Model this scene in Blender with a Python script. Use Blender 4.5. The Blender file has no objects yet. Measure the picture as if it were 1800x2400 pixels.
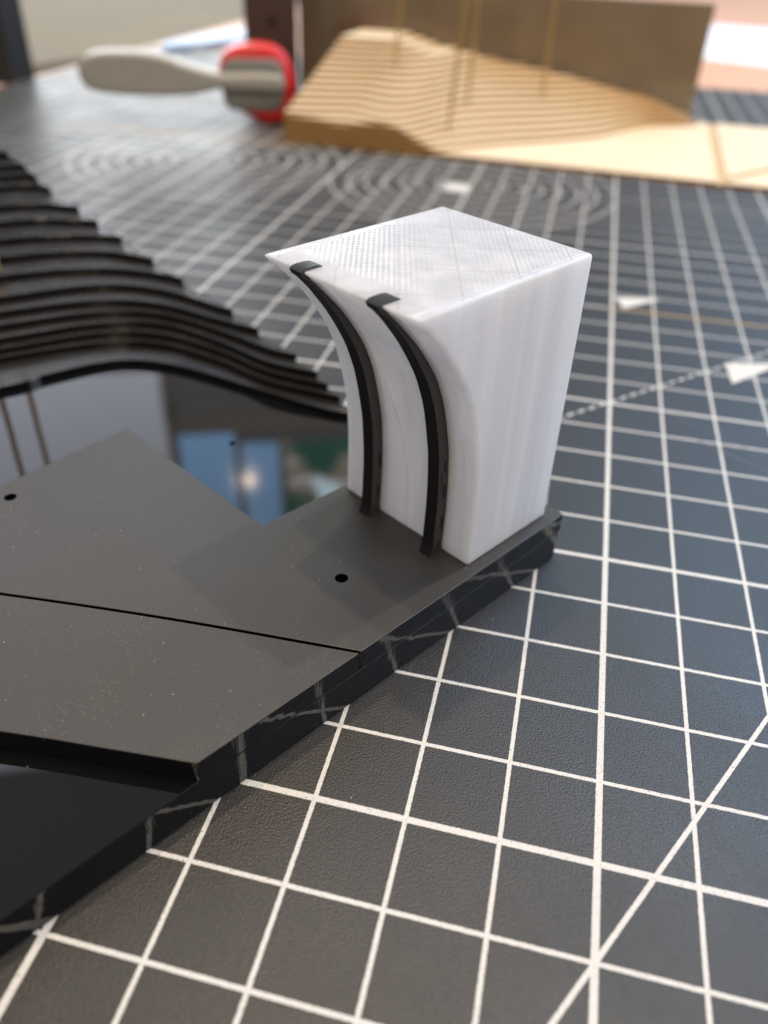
import bpy, bmesh, math, random
from mathutils import Matrix, Vector

# ------------------------------------------------------------------ camera, light, exposure
sc = bpy.context.scene
col = sc.collection
S = 0.01                                    # everything below is written in centimetres
CAM = Vector((-1.33115, -4.91366, 7.71252)) * S
RX = Vector((0.972244, 0.231517, 0.033774)); RD = Vector((0.164631, -0.574383, -0.801861)); RF = Vector((-0.166245, 0.785165, -0.596556))
cam = bpy.data.cameras.new('camera'); co = bpy.data.objects.new('camera', cam); col.objects.link(co)
co.matrix_world = Matrix((( RX.x, -RD.x, -RF.x, CAM.x), (RX.y, -RD.y, -RF.y, CAM.y), (RX.z, -RD.z, -RF.z, CAM.z), (0, 0, 0, 1)))
cam.sensor_fit = 'HORIZONTAL'; cam.sensor_width = 7.3; cam.lens = 7.3 * 1897.03 / 1800
cam.clip_start = 0.005; cam.clip_end = 50
cam.dof.use_dof = True; cam.dof.focus_distance = 9.4 * S; cam.dof.aperture_fstop = 4.2; cam.dof.aperture_blades = 0
sc.camera = co
sc.render.resolution_x = 768; sc.render.resolution_y = 1024
sc.render.engine = 'CYCLES'
sc.cycles.use_denoising = True
sc.cycles.max_bounces = 8; sc.cycles.diffuse_bounces = 5; sc.cycles.glossy_bounces = 4; sc.cycles.caustics_reflective = False; sc.cycles.caustics_refractive = False
sc.view_settings.view_transform = 'Standard'; sc.view_settings.look = 'None'
sc.view_settings.exposure = 0.0; sc.view_settings.gamma = 1.0

world = bpy.data.worlds.new('World'); sc.world = world; world.use_nodes = True
bg = world.node_tree.nodes['Background']; bg.inputs[0].default_value = (1.0, 0.985, 0.95, 1); bg.inputs[1].default_value = 0.38

def lamp(name, loc, target, size, power, colr, shape='DISK', size_y=None):
    l = bpy.data.lights.new(name, 'AREA'); l.shape = shape; l.size = size * S
    if size_y: l.size_y = size_y * S
    l.energy = power; l.color = colr
    o = bpy.data.objects.new(name, l); col.objects.link(o)
    o.location = Vector(loc) * S
    o.rotation_euler = (Vector(target) * S - o.location).to_track_quat('-Z', 'Y').to_euler()
    return o
# ceiling spots almost overhead: the overlapping soft-edged shadows in front of the white block
lamp('ceiling_spot', (36, 50, 150), (-3, 4, 1), 5, 9.0, (1.0, 0.75, 0.49))
lamp('ceiling_spot', (-24, 34, 150), (-3, 4, 1), 5, 6.6, (1.0, 0.77, 0.52))
lamp('ceiling_spot', (-12, 2, 150), (-3, 4, 1), 5, 6.2, (1.0, 0.75, 0.50))
# daylight through the window on the right, behind the table
lamp('window_daylight', (95, 150, 155), (0, 6, 0), 130, 38.0, (0.34, 0.62, 1.0), 'RECTANGLE', 90)
lamp('side_fill', (200, 20, 95), (-1, 5, 2), 90, 26.0, (0.74, 0.86, 1.0), 'RECTANGLE', 80)  # added cool fill from the right for the block's side face
# added warm fill behind the viewer, brightens the block's scooped face
lamp('warm_fill', (22, -125, 92), (-2, 4, 2), 36, 9.5, (1.0, 0.76, 0.52))
# added low light at the back left: the glare on the far mat
lamp('low_back_light', (-125, 190, 24), (-16, 30, 0), 150, 17.0, (0.92, 0.96, 1.0), 'RECTANGLE', 40)

# ------------------------------------------------------------------ helpers
def V(*a): return Vector(a) * S
def mesh_obj(name, bm, mats, parent=None):
    me = bpy.data.meshes.new(name); bm.to_mesh(me); bm.free()
    for m in (mats if isinstance(mats, (list, tuple)) else [mats]): me.materials.append(m)
    o = bpy.data.objects.new(name, me); col.objects.link(o)
    if parent: o.parent = parent
    return o
def thing(name, label, cat, loc=(0, 0, 0), rotz=0.0, group=None):
    o = bpy.data.objects.new(name, None); col.objects.link(o); o.empty_display_size = 0.01
    o.location = Vector(loc) * S; o.rotation_euler = (0, 0, rotz)
    return tag(o, label, cat, group)
def tag(o, label, cat, group=None):
    o['label'] = label; o['category'] = cat
    if group: o['group'] = group
    return o
def bevel(o, w, seg=2, ang=40):
    m = o.modifiers.new('bevel', 'BEVEL'); m.width = w * S; m.segments = seg; m.limit_method = 'ANGLE'; m.angle_limit = math.radians(ang)
    m.harden_normals = False
    return o
def smooth(o, ang=35):
    for p in o.data.polygons: p.use_smooth = True
    try:
        o.data.set_sharp_from_angle(angle=math.radians(ang))
    except Exception: pass
    return o
def slab_bm(outline, z0, z1, holes=(), side_mat=1):
    """flat sheet with straight edges from an outline (cm), optional round holes; faces up = slot 0, edges = side_mat"""
    bm = bmesh.new(); edges = []
    for loop in [outline] + [[(hx + hr * math.cos(t * math.tau / 28), hy + hr * math.sin(t * math.tau / 28)) for t in range(28)] for hx, hy, hr in holes]:
        vs = [bm.verts.new((x * S, y * S, z0 * S)) for x, y in loop]
        edges += [bm.edges.new((vs[i], vs[(i + 1) % len(vs)])) for i in range(len(vs))]
    if holes:
        bmesh.ops.triangle_fill(bm, edges=edges, use_beauty=True, use_dissolve=False)
    else:
        bm.faces.new([v for v in bm.verts])
    r = bmesh.ops.extrude_face_region(bm, geom=bm.faces[:])
    for v in r['geom']:
        if isinstance(v, bmesh.types.BMVert): v.co.z = z1 * S
    bmesh.ops.recalc_face_normals(bm, faces=bm.faces[:])
    for f in bm.faces: f.material_index = 0 if abs(f.normal.z) > 0.7 else side_mat
    if holes:
        wl = bm.edges.layers.float.new('bevel_weight_edge')
        for e in bm.edges:
            m = (e.verts[0].co + e.verts[1].co) / 2
            if len(e.link_faces) == 2 and e.calc_face_angle(0) > 0.7 and not any(math.hypot(m.x / S - hx, m.y / S - hy) < hr * 1.3 for hx, hy, hr in holes): e[wl] = 1.0
    return bm
def box_bm(x0, x1, y0, y1, z0, z1, bm=None):
    bm = bm or bmesh.new()
    r = bmesh.ops.create_cube(bm, size=1)
    for v in r['verts']:
        v.co = Vector(((x0 + x1) / 2 + v.co.x * (x1 - x0), (y0 + y1) / 2 + v.co.y * (y1 - y0), (z0 + z1) / 2 + v.co.z * (z1 - z0))) * S
    return bm
def rod_bm(r, h, n=14):
    bm = bmesh.new(); bmesh.ops.create_cone(bm, cap_ends=True, segments=n, radius1=r * S, radius2=r * S, depth=h * S)
    for v in bm.verts: v.co.z += h * S / 2
    return bm
def catmull(pts, n=8):
    P = [Vector((*q, 0)) for q in pts]; P = [2 * P[0] - P[1]] + P + [2 * P[-1] - P[-2]]; out = []
    for i in range(1, len(P) - 2):
        for k in range(n):
            t = k / n; a, b, c, d = P[i - 1:i + 3]
            out.append(tuple((0.5 * ((2 * b) + (c - a) * t + (2 * a - 5 * b + 4 * c - d) * t * t + (3 * b - a - 3 * c + d) * t ** 3))[:2]))
    out.append(tuple(P[-2][:2])); return out
def lerp_table(tab, x):
    if x <= tab[0][0]: return tab[0][1]
    for (a, b), (c, d) in zip(tab, tab[1:]):
        if x <= c: return b + (d - b) * (x - a) / (c - a)
    return tab[-1][1]

# ------------------------------------------------------------------ node helpers / materials
class NT:
    def __init__(s, name):
        s.m = bpy.data.materials.new(name); s.m.use_nodes = True; s.t = s.m.node_tree
        s.b = s.t.nodes['Principled BSDF']
    def n(s, typ, **kw):
        x = s.t.nodes.new(typ)
        for k, v in kw.items(): setattr(x, k, v)
        return x
    def put(s, sock, v):
        if hasattr(v, 'is_linked') or isinstance(v, bpy.types.NodeSocket): s.t.links.new(v, sock)
        else: sock.default_value = v
    def math(s, op, a, b=0.0, c=0.0):
        x = s.n('ShaderNodeMath', operation=op)
        for i, v in enumerate((a, b, c)): s.put(x.inputs[i], v)
        return x.outputs[0]
    def obj(s):
        c = s.n('ShaderNodeTexCoord').outputs['Object']
        x = s.n('ShaderNodeVectorMath', operation='SCALE'); s.put(x.inputs[0], c); x.inputs['Scale'].default_value = 1 / S
        return x.outputs[0]                                        # object coordinates in cm
    def xyz(s, v):
        x = s.n('ShaderNodeSeparateXYZ'); s.put(x.inputs[0], v); return x.outputs
    def mul(s, v, k):
        x = s.n('ShaderNodeVectorMath', operation='MULTIPLY'); s.put(x.inputs[0], v); x.inputs[1].default_value = k; return x.outputs[0]
    def noise(s, v, scale, detail=2.0, rough=0.5, out=0):
        x = s.n('ShaderNodeTexNoise'); s.put(x.inputs['Vector'], v); x.inputs['Scale'].default_value = scale
        x.inputs['Detail'].default_value = detail; x.inputs['Roughness'].default_value = rough; return x.outputs[out]
    def voro(s, v, scale, out='Distance', feature='F1'):
        x = s.n('ShaderNodeTexVoronoi', feature=feature); s.put(x.inputs['Vector'], v); x.inputs['Scale'].default_value = scale; return x.outputs[out]
    def ramp(s, f, stops):
        x = s.n('ShaderNodeValToRGB'); s.put(x.inputs[0], f); e = x.color_ramp.elements
        while len(e) < len(stops): e.new(0.5)
        for q, (p, c) in zip(e, stops): q.position = p; q.color = c if len(c) == 4 else (*c, 1)
        return x.outputs[0]
    def range(s, f, a, b, c=0.0, d=1.0):
        x = s.n('ShaderNodeMapRange'); s.put(x.inputs[0], f)
        for i, v in enumerate((a, b, c, d)): x.inputs[i + 1].default_value = v
        return x.outputs[0]
    def mix(s, f, a, b):
        x = s.n('ShaderNodeMix', data_type='RGBA'); s.put(x.inputs[0], f)
        s.put(x.inputs[6], a if not isinstance(a, tuple) else (*a, 1)[:4]); s.put(x.inputs[7], b if not isinstance(b, tuple) else (*b, 1)[:4])
        return x.outputs[2]
    def bump(s, h, strength=0.3, dist=0.01, normal=None):
        x = s.n('ShaderNodeBump'); s.put(x.inputs['Height'], h); x.inputs['Strength'].default_value = strength; x.inputs['Distance'].default_value = dist * S
        if normal is not None: s.put(x.inputs['Normal'], normal)
        return x.outputs[0]
    def set(s, **kw):
        al = dict(color='Base Color', rough='Roughness', metal='Metallic', normal='Normal', ior='IOR', sss='Subsurface Weight', trans='Transmission Weight',
                  spec='Specular IOR Level', ecol='Emission Color', estr='Emission Strength', coat='Coat Weight', alpha='Alpha')
        for k, v in kw.items():
            s.put(s.b.inputs[al[k]], (*v, 1) if isinstance(v, tuple) and len(v) == 3 else v)
        return s.m
def plain(name, colr, rough=0.5, var=0.08, metal=0.0, scale=2.0, bump=0.0):
    t = NT(name); c = t.obj(); n = t.noise(c, scale, 4)
    k = t.mix(n, tuple(x * (1 - var) for x in colr), tuple(min(1, x * (1 + var)) for x in colr))
    kw = dict(color=k, rough=t.range(n, 0.3, 0.7, rough * 0.9, rough * 1.1), metal=metal)
    if bump: kw['normal'] = t.bump(t.noise(c, scale * 30, 2), bump, 0.01)
    return t.set(**kw)

def mat_cutting():
    t = NT('cutting_mat_print'); c = t.obj(); x, y, z = t.xyz(c)
    wob = t.math('MULTIPLY', t.math('SUBTRACT', t.noise(c, 22, 2), 0.5), 0.012)
    def near(coord, period, half):                                   # 1 inside the printed line
        f = t.math('PINGPONG', coord, period / 2)
        return t.math('LESS_THAN', t.math('ADD', f, wob), half)
    thin = t.math('MAXIMUM', near(x, 1.0, 0.0245), near(y, 1.0, 0.0245))
    thick = t.math('MAXIMUM', near(x, 5.0, 0.038), near(y, 5.0, 0.038))
    m = t.math('MAXIMUM', thin, thick)
    # 60 degree guide line through (0,-1)
    d60 = t.math('ABSOLUTE', t.math('MULTIPLY', t.math('SUBTRACT', t.math('SUBTRACT', y, t.math('MULTIPLY', x, 1.745)), -1.0), 0.4972))
    m = t.math('MAXIMUM', m, t.math('LESS_THAN', t.math('ADD', d60, wob), 0.026))
    # dashed 45 degree guide line through (0,10)
    d45 = t.math('ABSOLUTE', t.math('MULTIPLY', t.math('SUBTRACT', t.math('SUBTRACT', y, x), 10.05), 0.7071))
    dash = t.math('LESS_THAN', t.math('FRACT', t.math('MULTIPLY', x, 5.0)), 0.62)
    m = t.math('MAXIMUM', m, t.math('MULTIPLY', t.math('LESS_THAN', d45, 0.03), dash))
    # two sets of concentric circles
    for cx in (-15.0, -5.0):
        dx = t.math('SUBTRACT', x, cx); dy = t.math('SUBTRACT', y, 25.0)
        r = t.math('SQRT', t.math('ADD', t.math('MULTIPLY', dx, dx), t.math('MULTIPLY', dy, dy)))
        ring = t.math('LESS_THAN', t.math('PINGPONG', r, 0.3125), 0.027)
        m = t.math('MAXIMUM', m, t.math('MULTIPLY', ring, t.math('LESS_THAN', r, 5.05)))
    # pebbled grain breaks through the print
    grain = t.noise(c, 44.0, 1.0)
    fleck = t.range(t.noise(c, 38, 3, 0.6), 0.60, 0.68, 0, 0.75)
    worn = t.math('MULTIPLY', m, t.math('SUBTRACT', 1.0, fleck))
    body = t.mix(t.noise(c, 0.35, 3), (0.013, 0.0138, 0.0145), (0.019, 0.0198, 0.0205))
    gold = t.math('LESS_THAN', t.math('ABSOLUTE', t.math('SUBTRACT', y, 15.0)), 0.06)
    gold = t.math('MULTIPLY', gold, t.math('GREATER_THAN', x, -0.1))
    warm_strip = t.math('MULTIPLY', t.math('LESS_THAN', t.math('ABSOLUTE', t.math('SUBTRACT', y, 28.3)), 0.10), t.math('LESS_THAN', t.math('ABSOLUTE', t.math('ADD', x, 17.5)), 5.0))  # tan strip across the mat in front of the wooden terrain
    gold = t.math('MAXIMUM', gold, warm_strip)
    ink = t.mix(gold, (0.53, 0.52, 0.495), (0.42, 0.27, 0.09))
    m2 = t.math('MAXIMUM', worn, t.math('MULTIPLY', warm_strip, 0.7))
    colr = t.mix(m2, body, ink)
    rot = t.n('ShaderNodeVectorRotate'); t.put(rot.inputs['Vector'], c); rot.inputs['Angle'].default_value = 0.6
    scar = t.range(t.noise(t.mul(rot.outputs[0], (0.12, 9.0, 1)), 1.0, 2, 0.4), 0.735, 0.75, 0, 0.55)
    colr = t.mix(scar, colr, (0.075, 0.078, 0.08))
    dust = t.range(t.voro(t.mul(c, (1, 1, 1)), 2.3), 0.026, 0.012, 0, 0.6)
    colr = t.mix(dust, colr, (0.5, 0.45, 0.38))
    h = grain
    nrm = t.bump(h, 0.75, 0.010)
    return t.set(color=colr, rough=t.range(t.noise(c, 0.5, 3), 0.3, 0.7, 0.38, 0.48), normal=nrm, spec=0.5)

def mat_gloss():
    t = NT('polished_black_acrylic'); c = t.obj()
    dust = t.range(t.voro(t.mul(c, (1.07, 0.94, 1)), 2.3), 0.030, 0.018, 0, 0.7)
    spk = t.range(t.noise(c, 1.3, 2), 0.5, 0.62, 0, 1)
    f = t.math('MULTIPLY', dust, spk)
    colr = t.mix(f, (0.0035, 0.0038, 0.0045), (0.22, 0.20, 0.17))
    return t.set(color=colr, rough=t.range(f, 0, 1, 0.03, 0.6), ior=1.5, normal=t.bump(t.noise(c, 0.6, 1), 0.12, 0.02))
def mat_layer():
    t = NT('brownish_black_acrylic_layer'); c = t.obj(); n = t.noise(c, 1.4, 4)  # near-black with a slight brown tone, a little rough
    return t.set(color=t.mix(n, (0.009, 0.008, 0.007), (0.017, 0.0145, 0.012)), rough=t.range(n, 0.3, 0.7, 0.20, 0.30), ior=1.5)
def mat_edge():
    t = NT('laser_cut_acrylic_edge'); c = t.obj()
    streak = t.noise(t.mul(c, (6, 6, 0.35)), 3.0, 3, 0.6)            # vertical laser striation
    wav = t.noise(t.mul(c, (1, 1, 1.6)), 1.6, 2)
    h = t.math('ADD', t.math('MULTIPLY', streak, 0.30), t.math('MULTIPLY', wav, 1.0))
    return t.set(color=(0.0035, 0.0035, 0.0045), rough=0.05, ior=1.5, normal=t.bump(h, 0.38, 0.03))
def mat_satin():
    t = NT('satin_black_sheet'); c = t.obj()
    f1 = t.range(t.voro(c, 24.0), 0.16, 0.06, 0, 1)
    f2 = t.math('MULTIPLY', t.range(t.voro(t.mul(c, (1.0, 1.5, 1)), 7.0), 0.068, 0.03, 0, 1), t.range(t.noise(c, 1.7, 2), 0.45, 0.6, 0.0, 0.9))
    clump = t.range(t.noise(c, 1.1, 3), 0.42, 0.66, 0, 1)
    f = t.math('MAXIMUM', t.math('MULTIPLY', f1, t.math('MULTIPLY', clump, 0.38)), f2)
    haze = t.noise(c, 0.55, 3)
    body = t.mix(haze, (0.035, 0.0338, 0.0325), (0.045, 0.0435, 0.042))
    fine = t.noise(c, 70, 2, 0.7)
    body = t.mix(t.range(fine, 0.35, 0.75, 0, 0.6), body, (0.075, 0.070, 0.064))
    return t.set(color=t.mix(f, body, (0.62, 0.58, 0.52)), rough=t.range(haze, 0.3, 0.7, 0.34, 0.44), ior=1.5, spec=0.36, normal=t.bump(fine, 0.30, 0.006))
def mat_print_white():
    t = NT('white_printed_plastic'); c = t.obj(); x, y, z = t.xyz(c)
    geo = t.n('ShaderNodeNewGeometry'); nz = t.xyz(geo.outputs['Normal'])[2]
    top = t.math('GREATER_THAN', nz, 0.9)
    u = t.math('MULTIPLY', t.math('ADD', x, y), 0.7071); v = t.math('MULTIPLY', t.math('SUBTRACT', x, y), 0.7071)
    du = t.math('ADD', u, t.math('MULTIPLY', t.noise(c, 3, 2), 0.01)); dv = t.math('ADD', v, t.math('MULTIPLY', t.noise(c, 3.4, 2), 0.01))
    wu = t.math('SINE', t.math('MULTIPLY', du, math.tau / 0.060)); wv = t.math('SINE', t.math('MULTIPLY', dv, math.tau / 0.060))
    # weave only inside the outer wall lines
    ins = t.math('MULTIPLY', t.math('MULTIPLY', t.math('GREATER_THAN', x, 0.27), t.math('LESS_THAN', x, 2.38)), t.math('MULTIPLY', t.math('GREATER_THAN', y, 0.29), t.range(y, 2.45, 2.85, 1, 0)))
    weave = t.math('MULTIPLY', t.math('MULTIPLY', t.math('ADD', t.math('MULTIPLY', wu, 0.8), t.math('MULTIPLY', wv, 0.8)), ins), top)
    weave = t.math('MULTIPLY', weave, t.range(t.noise(c, 2.2, 3), 0.25, 0.7, 0.25, 1.0))
    side_ = t.math('SUBTRACT', 1.0, top)
    lay = t.math('SINE', t.math('MULTIPLY', t.math('ADD', z, t.math('MULTIPLY', t.noise(c, 2, 2), 0.02)), math.tau / 0.036))
    side = t.math('SUBTRACT', 1.0, top)
    diag = t.noise(t.mul(c, (9, 9, 40)), 1.0, 2)
    q = t.math('DIVIDE', t.math('SUBTRACT', z, 0.8), 2.2)
    ac = t.math('ADD', 1.27, t.math('MULTIPLY', t.math('MULTIPLY', q, q), 0.36))
    crease = t.math('MULTIPLY', t.range(t.math('ABSOLUTE', t.math('SUBTRACT', x, ac)), 0.0, 0.05, 1, 0), t.math('MULTIPLY', side_, t.math('LESS_THAN', z, 3.05)))
    ac2 = t.math('ADD', 0.30, t.math('MULTIPLY', t.math('MULTIPLY', q, q), 0.12))
    crease = t.math('MAXIMUM', crease, t.math('MULTIPLY', t.range(t.math('ABSOLUTE', t.math('SUBTRACT', x, ac2)), 0.0, 0.04, 0.6, 0), t.math('LESS_THAN', z, 3.3)))
    h = t.math('ADD', t.math('ADD', t.math('MULTIPLY', crease, 2.0), t.math('MULTIPLY', weave, 1.8)), t.math('MULTIPLY', side, t.math('ADD', t.math('MULTIPLY', lay, 0.22), t.math('MULTIPLY', diag, 0.6))))
    edge = t.math('MINIMUM', t.math('MINIMUM', t.math('SUBTRACT', x, 0.165), t.math('SUBTRACT', 2.52, x)), t.math('SUBTRACT', y, 0.19))
    rim = t.math('MULTIPLY', t.math('SINE', t.math('MULTIPLY', edge, math.tau / 0.045)), t.math('MULTIPLY', top, t.math('LESS_THAN', edge, 0.12)))
    h = t.math('ADD', h, t.math('MULTIPLY', rim, 0.7))
    infill = t.math('MULTIPLY', top, t.math('MAXIMUM', t.range(t.math('PINGPONG', t.math('ADD', u, 0.1), 0.33), 0.0, 0.022, 1, 0), t.range(t.math('PINGPONG', v, 0.37), 0.0, 0.022, 1, 0)))
    bands = t.noise(t.mul(c, (1.0, 1.0, 0.04)), 2.6, 2.5, 0.6)         # infill showing through the thin walls
    blot = t.noise(c, 1.0, 3)
    colr = t.mix(t.range(bands, 0.36, 0.64), (0.69, 0.70, 0.74), (0.82, 0.825, 0.86))
    colr = t.mix(t.math('MULTIPLY', t.range(blot, 0.45, 0.7, 0, 0.35), side), colr, (0.82, 0.77, 0.71))
    colr = t.mix(t.math('MULTIPLY', infill, 0.5), colr, (0.55, 0.54, 0.54))
    rough = t.math('SUBTRACT', 0.33, t.math('MULTIPLY', top, 0.06))
    m = t.set(color=colr, rough=rough, ior=1.5, sss=0.6, normal=t.bump(h, 0.85, 0.006))
    t.b.inputs['Subsurface Radius'].default_value = (0.0045, 0.0043, 0.0041); t.b.inputs['Subsurface Scale'].default_value = 1.0
    tr = t.n('ShaderNodeBsdfTranslucent'); t.put(tr.inputs['Color'], colr)
    mx = t.n('ShaderNodeMixShader'); mx.inputs[0].default_value = 0.42               # thin milky walls over a hollow infill
    t.t.links.new(t.b.outputs[0], mx.inputs[1]); t.t.links.new(tr.outputs[0], mx.inputs[2])
    t.t.links.new(mx.outputs[0], t.t.nodes['Material Output'].inputs['Surface'])
    return m
def mat_print_black():
    t = NT('black_printed_plastic'); c = t.obj()
    h = t.noise(t.mul(c, (34, 2.0, 1.0)), 1.0, 3, 0.6)               # strands running along the rib
    gap = t.range(t.noise(t.mul(c, (1, 16, 1.1)), 2.0, 2), 0.66, 0.72, 0, 1)
    return t.set(color=t.mix(h, (0.004, 0.004, 0.005), (0.010, 0.010, 0.012)), rough=t.range(h, 0.3, 0.7, 0.35, 0.55), spec=0.3, normal=t.bump(t.math('SUBTRACT', h, t.math('MULTIPLY', gap, 0.3)), 0.4, 0.01))
def mat_wood(name, a, b, rough=0.5, sc_=1.0):
    t = NT(name); c = t.obj(); g = t.noise(t.mul(c, (0.25 * sc_, 2.4 * sc_, 2.4 * sc_)), 1.6, 4, 0.55); w = t.noise(c, 0.35, 2)
    k = t.mix(t.math('ADD', t.math('MULTIPLY', g, 0.7), t.math('MULTIPLY', w, 0.3)), a, b)
    return t.set(color=k, rough=rough)
def mat_window(kind):
    t = NT('daylit_window_pane_' + kind); c = t.obj()
    n = t.noise(c, 0.11 if kind == 'garden' else 0.02, 3)
    if kind == 'garden':
        k = t.ramp(n, [(0.0, (0.02, 0.10, 0.07)), (0.52, (0.06, 0.27, 0.19)), (0.60, (0.95, 0.75, 0.6)), (0.66, (2.0, 2.6, 2.9)), (1.0, (2.4, 3.0, 3.4))])
        s = 1.8
    elif kind == 'net':
        k = t.mix(n, (0.80, 0.84, 1.0), (0.90, 0.92, 1.0)); s = 2.3
    else:
        k = t.mix(n, (0.26, 0.52, 0.90), (0.40, 0.66, 1.0)); s = 3.2
    t.put(t.b.inputs['Emission Color'], k)
    return t.set(color=(0.02, 0.02, 0.02), rough=0.1, estr=s)

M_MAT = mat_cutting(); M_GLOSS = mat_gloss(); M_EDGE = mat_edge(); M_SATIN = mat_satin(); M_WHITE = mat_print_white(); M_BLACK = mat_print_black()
M_LAYER = mat_layer()
M_RIBSIDE = plain('scraped_black_plastic', (0.030, 0.030, 0.033), 0.42, 0.4, 0.0, 9.0, 0.25); M_SLIT = plain('open_slit_shadow', (0.0015, 0.0015, 0.0015), 0.8)
M_MATSIDE = plain('mat_core', (0.03, 0.033, 0.037), 0.6)
M_PLY = mat_wood('pale_plywood', (0.76, 0.60, 0.40), (0.85, 0.72, 0.52), 0.45)
M_PLYEDGE = mat_wood('laser_browned_plywood_edge', (0.235, 0.125, 0.035), (0.34, 0.195, 0.06), 0.6)
M_PLYDARK = mat_wood('tan_plywood_underlay', (0.55, 0.38, 0.18), (0.66, 0.48, 0.26), 0.5)
M_TABLE = mat_wood('salmon_beech_tabletop', (0.62, 0.33, 0.20), (0.74, 0.43, 0.28), 0.5, 0.25)
M_BRASS = plain('brass', (0.36, 0.23, 0.075), 0.35, 0.1, 0.5)
M_BRONZE = plain('bronze_tinted_acrylic', (0.155, 0.118, 0.080), 0.14, 0.5, 0.0, 0.3)
M_BROWN = plain('dark_brown_block', (0.050, 0.026, 0.017), 0.4, 0.2)
M_RED = plain('red_plastic', (0.62, 0.018, 0.022), 0.35)
M_GREY = plain('grey_rubber', (0.19, 0.185, 0.17), 0.6)
M_BEIGE = plain('pale_grey_beige_plastic', (0.31, 0.295, 0.255), 0.4)
M_BLUE = plain('pale_blue_plastic', (0.24, 0.34, 0.50), 0.4)
M_PAPER = plain('white_paper', (0.84, 0.83, 0.85), 0.7, 0.03)
M_CARD = plain('beige_card', (0.215, 0.18, 0.115), 0.85, 0.4, 0.0, 0.12)
M_BOX = plain('matt_black_panel', (0.010, 0.010, 0.010), 0.6)
M_FRAME = plain('window_frame_paint', (0.30, 0.30, 0.30), 0.5)
M_INK = plain('white_print', (0.55, 0.54, 0.51), 0.6, 0.12, 0, 20)
M_PANE = mat_window('sky'); M_GARDEN = mat_window('garden'); M_NET = mat_window('net')

# ------------------------------------------------------------------ the setting: table, cutting mat
o = mesh_obj('table_top', box_bm(-31.6, 90, -60, 150, -3.3, -0.3), M_TABLE); o['kind'] = 'structure'; bevel(o, 0.2)
mat_root = thing('cutting_mat', 'dark slate cutting mat printed with a white centimetre grid, under everything', 'cutting mat')
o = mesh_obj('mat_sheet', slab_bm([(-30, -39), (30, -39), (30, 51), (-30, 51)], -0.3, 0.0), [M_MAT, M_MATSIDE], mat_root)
def print_poly(pts, name):
    bm = bmesh.new(); bm.faces.new([bm.verts.new((x * S, y * S, 0.004 * S)) for x, y in pts]); bmesh.ops.recalc_face_normals(bm, faces=bm.faces[:])
    for f in bm.faces:
        if f.normal.z < 0: f.normal_flip()
    return mesh_obj(name, bm, M_INK, mat_root)
print_poly([(0.28, 15.08), (1.22, 16.0), (0.06, 15.78)], 'printed_arrow')
print_poly([(2.45, 12.62), (2.50, 11.62), (3.7, 12.95)], 'printed_arrow')
print_poly([(-5.9, 24.0), (-5.0, 23.9), (-4.95, 24.9), (-5.85, 25.0)], 'printed_label_patch')

# ------------------------------------------------------------------ black site model
TH = math.radians(147.73)
site = thing('site_model', 'stepped black acrylic terrain model on a glossy base sheet with satin plates', 'site model', (-0.77, 4.82, 0), TH)
# local axes: x = along the back edge, y = along the right hand edge toward the viewer
o = mesh_obj('base_sheet', slab_bm([(0, 0), (24, 0), (24, 13), (0, 13)], 0.0, 0.5, [(5.1, 2.13, 0.055)]), [M_GLOSS, M_EDGE], site); bevel(o, 0.016, 2).modifiers[0].limit_method = 'WEIGHT'
o['label'] = 'glossy black lower sheet mirroring the window'
seam = catmull([(0, 3.97), (1.95, 5.29), (3.72, 6.58), (5.9, 8.25)], 5)
plA = [(0.0, -0.04), (0.0, 3.955)] + [(x, y - 0.022) for x, y in seam[1:]] + [(5.66, 8.0), (6.19, 3.39), (2.67, 3.35), (2.60, -0.04)]
o = mesh_obj('cover_plate', slab_bm(plA, 0.5, 0.8, [(5.58, 5.61, 0.088), (1.11, 3.27, 0.088)]), [M_SATIN, M_EDGE], site); bevel(o, 0.010).modifiers[0].limit_method = 'WEIGHT'
o['label'] = 'satin black plate with two drilled holes under the white block'
front = catmull([(0.0, 6.21), (0.85, 6.83), (1.7, 7.46), (4.2, 9.4)], 5)
plB = [(x, y + 0.022) for x, y in seam] + [(x, y) for x, y in front[::-1]]
plB[0] = (0.0, 3.99)
o = mesh_obj('cover_plate', slab_bm(plB, 0.5, 0.795), [M_SATIN, M_EDGE], site); bevel(o, 0.010)
o['label'] = 'plain satin black plate nearest the viewer'
T = 0.124
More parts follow.
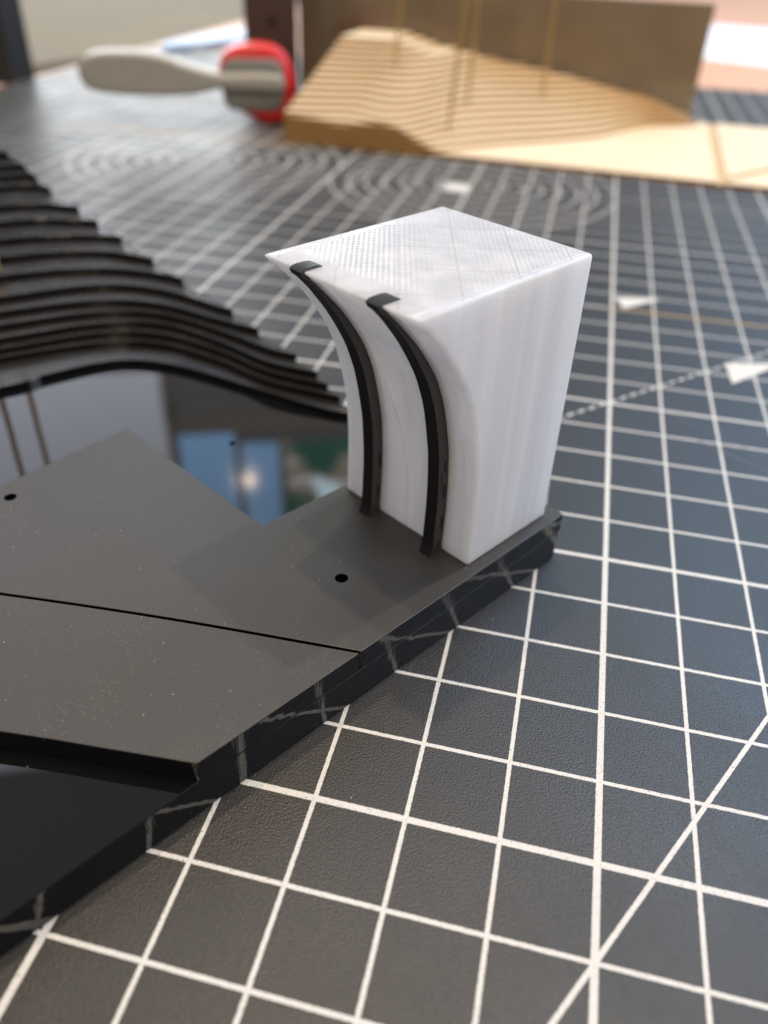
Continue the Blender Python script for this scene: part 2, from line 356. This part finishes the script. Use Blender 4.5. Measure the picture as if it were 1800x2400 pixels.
trace = [
 [(10.2, 7.5), (9.21, 4.24), (9.14, 3.4), (8.95, 2.39), (8.58, 1.81), (7.76, 1.3), (6.24, 0.8), (4.83, 0.34), (4.3, 0.0)],
 [(11.0, 7.5), (10.1, 3.81), (9.52, 2.11), (8.69, 1.2), (7.33, 0.76), (6.12, 0.57), (4.8, 0.0)],
 [(11.2, 7.5), (10.19, 3.74), (9.67, 2.01), (8.82, 1.1), (7.46, 0.65), (6.22, 0.48), (5.1, 0.0)],
 [(11.5, 7.5), (10.37, 3.63), (9.82, 1.91), (9.0, 0.97), (7.57, 0.56), (6.31, 0.40), (5.4, 0.0)],
 [(11.8, 7.5), (10.66, 3.48), (10.04, 1.76), (9.16, 0.86), (7.75, 0.42), (6.55, 0.21), (6.0, 0.0)],
 [(12.2, 7.5), (10.96, 3.32), (10.28, 1.61), (9.32, 0.74), (7.92, 0.29), (7.1, 0.0)],
 [(12.6, 7.5), (11.33, 3.13), (10.72, 1.35), (9.69, 0.49), (8.21, 0.10), (7.9, 0.0)],
 [(13.4, 7.5), (12.08, 2.77), (11.25, 1.03), (10.15, 0.19), (9.6, 0.0)],
 [(14.1, 7.5), (12.77, 2.44), (11.86, 0.68), (10.7, 0.0)],
 [(14.8, 7.5), (13.46, 2.1), (12.45, 0.34), (12.0, 0.0)],
 [(15.7, 7.5), (14.22, 1.74), (13.4, 0.45), (13.0, 0.0)],
 [(16.5, 7.5), (14.92, 1.41), (13.85, 0.0)],
 [(17.6, 7.5), (15.97, 0.92), (15.2, 0.0)],
 [(18.1, 7.5), (16.4, 0.7), (15.85, 0.0)],
 [(18.6, 7.5), (16.81, 0.49), (16.4, 0.0)],
 [(19.3, 7.5), (17.56, 0.35), (17.2, 0.0)],
 [(20.2, 7.5), (18.6, 0.6), (18.05, 0.0)]]
rng = random.Random(4)
for i, tr in enumerate(trace):
    cv = catmull(tr, 7)
    cv = [(x, max(0.0, y)) for x, y in cv]
    cv[-1] = (cv[-1][0], 0.0)
    out = cv + [(24 - 0.004 * i, 0.0), (24 - 0.004 * i, 7.5)]
    e = rng.uniform(-0.02, 0.02)
    out = [(x, y + (e if y <= 0.0 else 0)) for x, y in out]
    o = mesh_obj('terrain_layer', slab_bm(out, 0.5 + T * i + 0.001, 0.5 + T * (i + 1)), [M_LAYER, M_EDGE], site); bevel(o, 0.012)
for (a, b, z) in ((12.45, 2.62, 1.45), (11.9, 3.42, 1.4)):
    o = mesh_obj('brass_rod', rod_bm(0.06, 7.0), M_BRASS, site); o.location = V(a, b, z); smooth(o)

# ------------------------------------------------------------------ white printed block with two black ribs
blk = thing('white_block', 'white 3D printed block with a scooped front and two black ribs, on the black plate', 'model block', (-0.77, 4.82, 0), TH)
PROF = [(0.80, 1.89), (1.2, 1.88), (1.7, 1.875), (2.2, 1.905), (2.5, 1.945), (3.0, 2.065), (3.3, 2.17), (3.6, 2.32), (4.0, 2.60), (4.3, 2.87), (4.5, 3.07), (4.6, 3.20)]
prof = catmull(PROF, 5)                                             # (z, b)
A0, A1, B0 = 0.165, 2.55, 0.19
def normals(cv):
    out = []
    for i in range(len(cv)):
        (z0, b0), (z1, b1) = cv[max(0, i - 1)], cv[min(len(cv) - 1, i + 1)]
        dz, db = z1 - z0, b1 - b0; L = math.hypot(dz, db); out.append((-db / L, dz / L))   # (nz, nb) pointing out of the scoop
    return out
def extrude_profile(poly, a0, a1):
    bm = bmesh.new()
    v0 = [bm.verts.new((a0 * S, b * S, z * S)) for z, b in poly]; v1 = [bm.verts.new((a1 * S, b * S, z * S)) for z, b in poly]
    n = len(poly)
    for i in range(n): bm.faces.new((v0[i], v0[(i + 1) % n], v1[(i + 1) % n], v1[i]))
    bm.faces.new(v0[::-1]); bm.faces.new(v1)
    bmesh.ops.recalc_face_normals(bm, faces=bm.faces[:])
    return bm
body = [q for i, q in enumerate(prof) if i in (0, len(prof) - 1) or 1.0 < q[0] < 4.46] + [(4.6, B0), (0.80, B0)]
body[0] = (0.801, body[0][1]); body[-1] = (0.801, B0)
o = mesh_obj('body', extrude_profile(body, A0, A1), M_WHITE, blk); smooth(o, 30); bevel(o, 0.05, 4, 30)
nr = normals(prof)
for ri, a in enumerate((0.63, 1.82)):
    out = []
    for (z, b), (nz, nb) in zip(prof, nr):
        f = (z - 0.8) / 3.8; d = lerp_table([(0.8, 0.225), (0.95, 0.19), (2.5, 0.18), (3.4, 0.15), (4.0, 0.10), (4.35, 0.06), (4.6, 0.045)], z)
        out.append((z + nz * d, b + nb * d))
    out = [(z, b) for z, b in out if z < 4.56]
    out[0] = (0.803, out[0][1] + 0.015)
    inner = [(z - nz * 0.10, b - nb * 0.10) for (z, b), (nz, nb) in zip(prof, nr)][1:-3]
    hook = [(4.60, out[-1][1] + 0.025), (4.622, 3.19), (4.632, 3.12), (4.630, 3.02), (4.618, 2.94), (4.596, 2.91), (4.50, 2.90)]
    poly = out + hook + inner[::-1] + [(0.803, 1.80)]
    rb = extrude_profile(poly, a, a + 0.19)
    for f in rb.faces: f.material_index = 1 if abs(f.normal.x) > 0.7 else 0
    o = mesh_obj('rib', rb, [M_BLACK, M_RIBSIDE], blk); smooth(o, 40); bevel(o, 0.014, 2, 40)
    for z0, z1, dd, w in (((2.05, 2.32, 0.07, 0.016), (1.62, 1.95, 0.075, 0.020), (1.75, 2.2, 0.13, 0.008), (1.12, 1.42, 0.06, 0.024), (0.9, 1.0, 0.09, 0.012)), ((1.55, 1.85, 0.06, 0.024), (1.0, 1.35, 0.085, 0.010), (1.1, 1.3, 0.05, 0.008)))[ri]:
        sl = []
        for sgn in (1, -1):
            part = []
            for (z, b), (nz, nb) in zip(prof, nr):
                if z0 <= z <= z1: part.append((z + nz * (dd + sgn * w), b + nb * (dd + sgn * w)))
            if len(part) < 2:
                zm = [(z0, 1.88), (z1, 1.88)]; part = [(z, b + dd + sgn * w) for z, b in zm]
            sl += part if sgn == 1 else part[::-1]
        mesh_obj('slit', extrude_profile(sl, a - 0.0025, a + 0.03), M_SLIT, o)
    o['label'] = ('black rib nearer the front edge', 'black rib farther from the front edge')[ri]
    # thin raised lip of the slot, on the near side of each rib
    lip = [(z + nz * 0.022, b + nb * 0.022) for (z, b), (nz, nb) in zip(prof, nr)][1:-4]
    lin = [(z - nz * 0.05, b - nb * 0.05) for (z, b), (nz, nb) in zip(prof, nr)][1:-4]
    o = mesh_obj('slot_lip', extrude_profile(lip + lin[::-1], a - 0.085, a - 0.004), M_WHITE, blk); smooth(o, 40); bevel(o, 0.012, 2, 40)

# ------------------------------------------------------------------ wooden terrain model behind
WD = math.atan2(-0.04764, 0.99886)
wood = thing('wooden_terrain_model', 'pale plywood contour terrain model with brass rods, blurred behind the white block', 'terrain model', (-13.26, 28.8, 0), WD)
TB = [(-1, 3.0), (0, 3.0), (2.2, 3.02), (4.2, 2.5), (7, 2.1), (10.3, 1.66), (14, 1.1), (16, 0.45), (16.4, 0.17)]
TO0 = [(0, -3.05), (4.6, -2.7), (5.2, -2.2), (6.3, 0.0), (8.8, 2.67), (10.54, 4.12), (12.16, 5.55), (13.05, 7.25), (14.2, 9.2), (16.4, 10.4)]
TO1 = [(0, 7.4), (3, 7.6), (5, 9.2), (6.5, 10.5), (17, 10.5)]
LT = 0.16
def contour(k):
    z = LT * k; cv = []
    s = 0.0
    while s <= 16.4:
        B = lerp_table(TB, s); o0 = lerp_table(TO0, s); o1 = lerp_table(TO1, s)
        if B > z + 0.01:
            f = (z - LT) / (B - LT); ov = o0 + (max(o1, o0 + 0.2) - o0) * f
            w = math.sin(math.pi * min(1, k / 19)) ** 0.7
            ov += w * (0.75 * math.exp(-((s - 2.4) / 0.9) ** 2) - 0.95 * math.exp(-((s - 4.4) / 1.0) ** 2) + 0.25 * math.sin(s * 1.1 + k * 0.05))
            cv.append((s, min(10.45, max(0.0, ov))))
        s += 0.2
    return cv
o = mesh_obj('ply_base', slab_bm([(-0.02, -0.01), (26, -0.01), (26, 11.3), (-0.02, 11.3)], 0.0, 0.09), [M_PLYDARK, M_PLYEDGE], wood)
for pl in ([(0, 0), (16.85, 0), (16.85, 11.2), (0, 11.2)], [(17.25, 0.9), (20.9, 5.7), (20.9, 11.2), (17.25, 11.2)], [(17.1, 0), (26, 0), (26, 11.2), (21.2, 11.2), (21.2, 5.5)]):
    mesh_obj('ply_panel', slab_bm(pl, 0.091, LT), [M_PLY, M_PLYEDGE], wood)
heights = {}
for k in range(1, 19):
    cv = contour(k)
    if len(cv) < 4: continue
    out = cv + [(cv[-1][0], 10.5), (0.0, 10.5)]
    out = [q for i, q in enumerate(out) if i == 0 or (abs(q[0] - out[i - 1][0]) + abs(q[1] - out[i - 1][1])) > 1e-4]
    mesh_obj('terrain_layer', slab_bm(out, LT * k + 0.001, LT * (k + 1)), [M_PLY, M_PLYEDGE], wood)
for s, ov, z, tilt in ((3.1, 5.2, 1.2, 0.05), (6.35, 2.0, 0.5, 0.06), (6.5, 4.9, 0.9, 0.02), (9.4, 7.4, 1.0, 0.0)):
    o = mesh_obj('brass_rod', rod_bm(0.06, 6.5), M_BRASS, wood); o.location = V(s, ov, z); o.rotation_euler = (0, tilt, 0); smooth(o)

# ------------------------------------------------------------------ dark brown acrylic panel and post standing behind the wood
bp = mesh_obj('acrylic_panel', box_bm(-3.4, 16.0, 10.7, 11.1, 0.165, 4.9), M_BRONZE); bevel(bp, 0.04)
bp.location = V(-13.26, 28.8, 0); bp.rotation_euler = (0, 0, WD); tag(bp, 'dark bronze acrylic panel standing upright behind the wooden terrain', 'panel')
post = thing('brown_post', 'dark brown upright block with a drilled hole, behind the red tool', 'post', (-17.0, 38.0, -0.0), math.radians(20))
bm = slab_bm([(-1.25, 0), (1.25, 0), (1.25, 6.5), (-1.25, 6.5)], 0.1, 0.5, [(0.05, 3.25, 0.22)], 0)
bmesh.ops.rotate(bm, verts=bm.verts[:], cent=(0, 0, 0), matrix=Matrix.Rotation(math.radians(90), 3, 'X'))
o = mesh_obj('drilled_face', bm, M_BROWN, post)
o = mesh_obj('post_body', box_bm(-1.25, 1.25, -0.099, 0.5, 0, 6.5), M_BROWN, post)

# ------------------------------------------------------------------ red and grey hand tool
tool = thing('hand_tool', 'red rimmed grey tool with a long pale lever, standing left of the wooden terrain', 'hand tool', (-15.2, 32.3, 0), math.atan2(0.349218, 0.937041))
def rrect(cx, cz, w, h, r, n=8):
    pts = []
    for sx, sz, a0 in ((1, 1, 0), (-1, 1, 90), (-1, -1, 180), (1, -1, 270)):
        for k in range(n + 1):
            t = math.radians(a0 + 90 * k / n); pts.append((cx + sx * (w / 2 - r) + r * math.cos(t), cz + sz * (h / 2 - r) + r * math.sin(t)))
    return pts
def upright(pts, y0, y1):
    bm = bmesh.new(); f = [bm.verts.new((x * S, y0 * S, z * S)) for x, z in pts]; g = [bm.verts.new((x * S, y1 * S, z * S)) for x, z in pts]
    n = len(pts)
    for i in range(n): bm.faces.new((f[i], f[(i + 1) % n], g[(i + 1) % n], g[i]))
    bm.faces.new(f); bm.faces.new(g[::-1]); bmesh.ops.recalc_face_normals(bm, faces=bm.faces[:]); return bm
shell = [(-2.0, 2.2), (-1.75, 2.68), (-1.1, 2.95), (-0.2, 3.02), (0.5, 2.85), (0.95, 2.4), (1.2, 1.6), (1.15, 0.9), (0.95, 0.35), (0.5, 0.02), (-0.2, 0.0), (-0.9, 0.28), (-1.5, 0.55), (-1.85, 1.0), (-2.05, 1.6)]
o = mesh_obj('red_shell', upright(catmull(shell + shell[:1], 4)[:-1], -0.55, 0.75), M_RED, tool); smooth(o, 50); bevel(o, 0.22, 4, 50)
o = mesh_obj('grey_grip', upright(rrect(-0.6, 1.5, 2.6, 2.0, 0.5), -0.72, 0.0), M_GREY, tool); smooth(o, 50); bevel(o, 0.1, 3, 50)
lever = [(0.65, 1.95), (-0.6, 2.0), (-2.0, 1.98), (-3.2, 2.25), (-4.3, 2.6), (-5.4, 2.72), (-6.8, 2.68), (-7.5, 2.4), (-7.7, 1.9), (-7.4, 1.35), (-6.5, 1.15), (-4.8, 1.08), (-3.2, 1.15), (-2.0, 1.38), (-0.6, 1.34), (0.65, 1.36)]
o = mesh_obj('lever', upright(catmull(lever + lever[:1], 4)[:-1], -1.15, 0.0), M_BEIGE, tool); smooth(o, 50); bevel(o, 0.24, 4, 50)
o = mesh_obj('foot', upright(rrect(0.45, 0.05, 0.9, 0.5, 0.1), -0.5, 0.5), M_BOX, tool); bevel(o, 0.05)
o.location = V(0, 0, 0.2)

# ------------------------------------------------------------------ blurred things at the back
def prism(name, pts, z0, z1, m, label, cat, bev=0.05):
    o = mesh_obj(name, slab_bm(pts, z0, z1, (), 0), m); bevel(o, bev); return tag(o, label, cat)
prism('blue_strip', [(-28.4, 49.2), (-29.3, 50.9), (-27.4, 64.5), (-25.4, 62.5), (-25.2, 56.0)], 0.004, 0.3, M_BLUE, 'pale blue plastic strip lying behind the long pale lever', 'plastic strip')
prism('paper_sheet', [(6.1, 66.0), (8.6, 93.0), (34, 88), (30, 56)], -0.296, -0.22, M_PAPER, 'white paper sheet on the salmon table at the right', 'paper', 0.005)
prism('card_sheet', [(-31.5, 51.4), (-28.5, 66), (-30, 110), (-70, 140), (-90, 30), (-40, 20)], -0.9, -0.32, M_CARD, 'beige card board lying beyond the mat at the left', 'card')
prism('black_panel', [(-37, 37.5), (-30.6, 36.4), (-30.4, 38), (-37, 39.5)], -0.29, 16, M_BOX, 'black upright panel at the far left edge of the mat', 'panel')

# ------------------------------------------------------------------ window seen mirrored in the glossy base sheet
win = thing('window', 'tall window mirrored as blue and green panes in the glossy black sheet', 'window', (-40, 110, 0), math.radians(22))
def pane(x0, x1, z0, z1, m): return mesh_obj('pane', box_bm(x0, x1, -0.3, 0.3, z0, z1), m, win)
pane(-75, -23.2, 54, 150, M_NET); pane(-21.6, -12.4, 66, 150, M_PANE); pane(-11.3, -4.9, 68.5, 150, M_PANE); pane(-4.0, 34, 68.5, 150, M_GARDEN)
for x0, x1, z0 in ((-77, -75, 50), (-23.2, -21.6, 50), (-12.4, -11.3, 64), (-4.9, -4.0, 64), (34, 36, 64)): mesh_obj('mullion', box_bm(x0, x1, -1.5, 1.5, z0, 152), M_FRAME, win)
mesh_obj('sill', box_bm(-21.5, 36, -3, 1.4, 60, 63.9), M_FRAME, win)
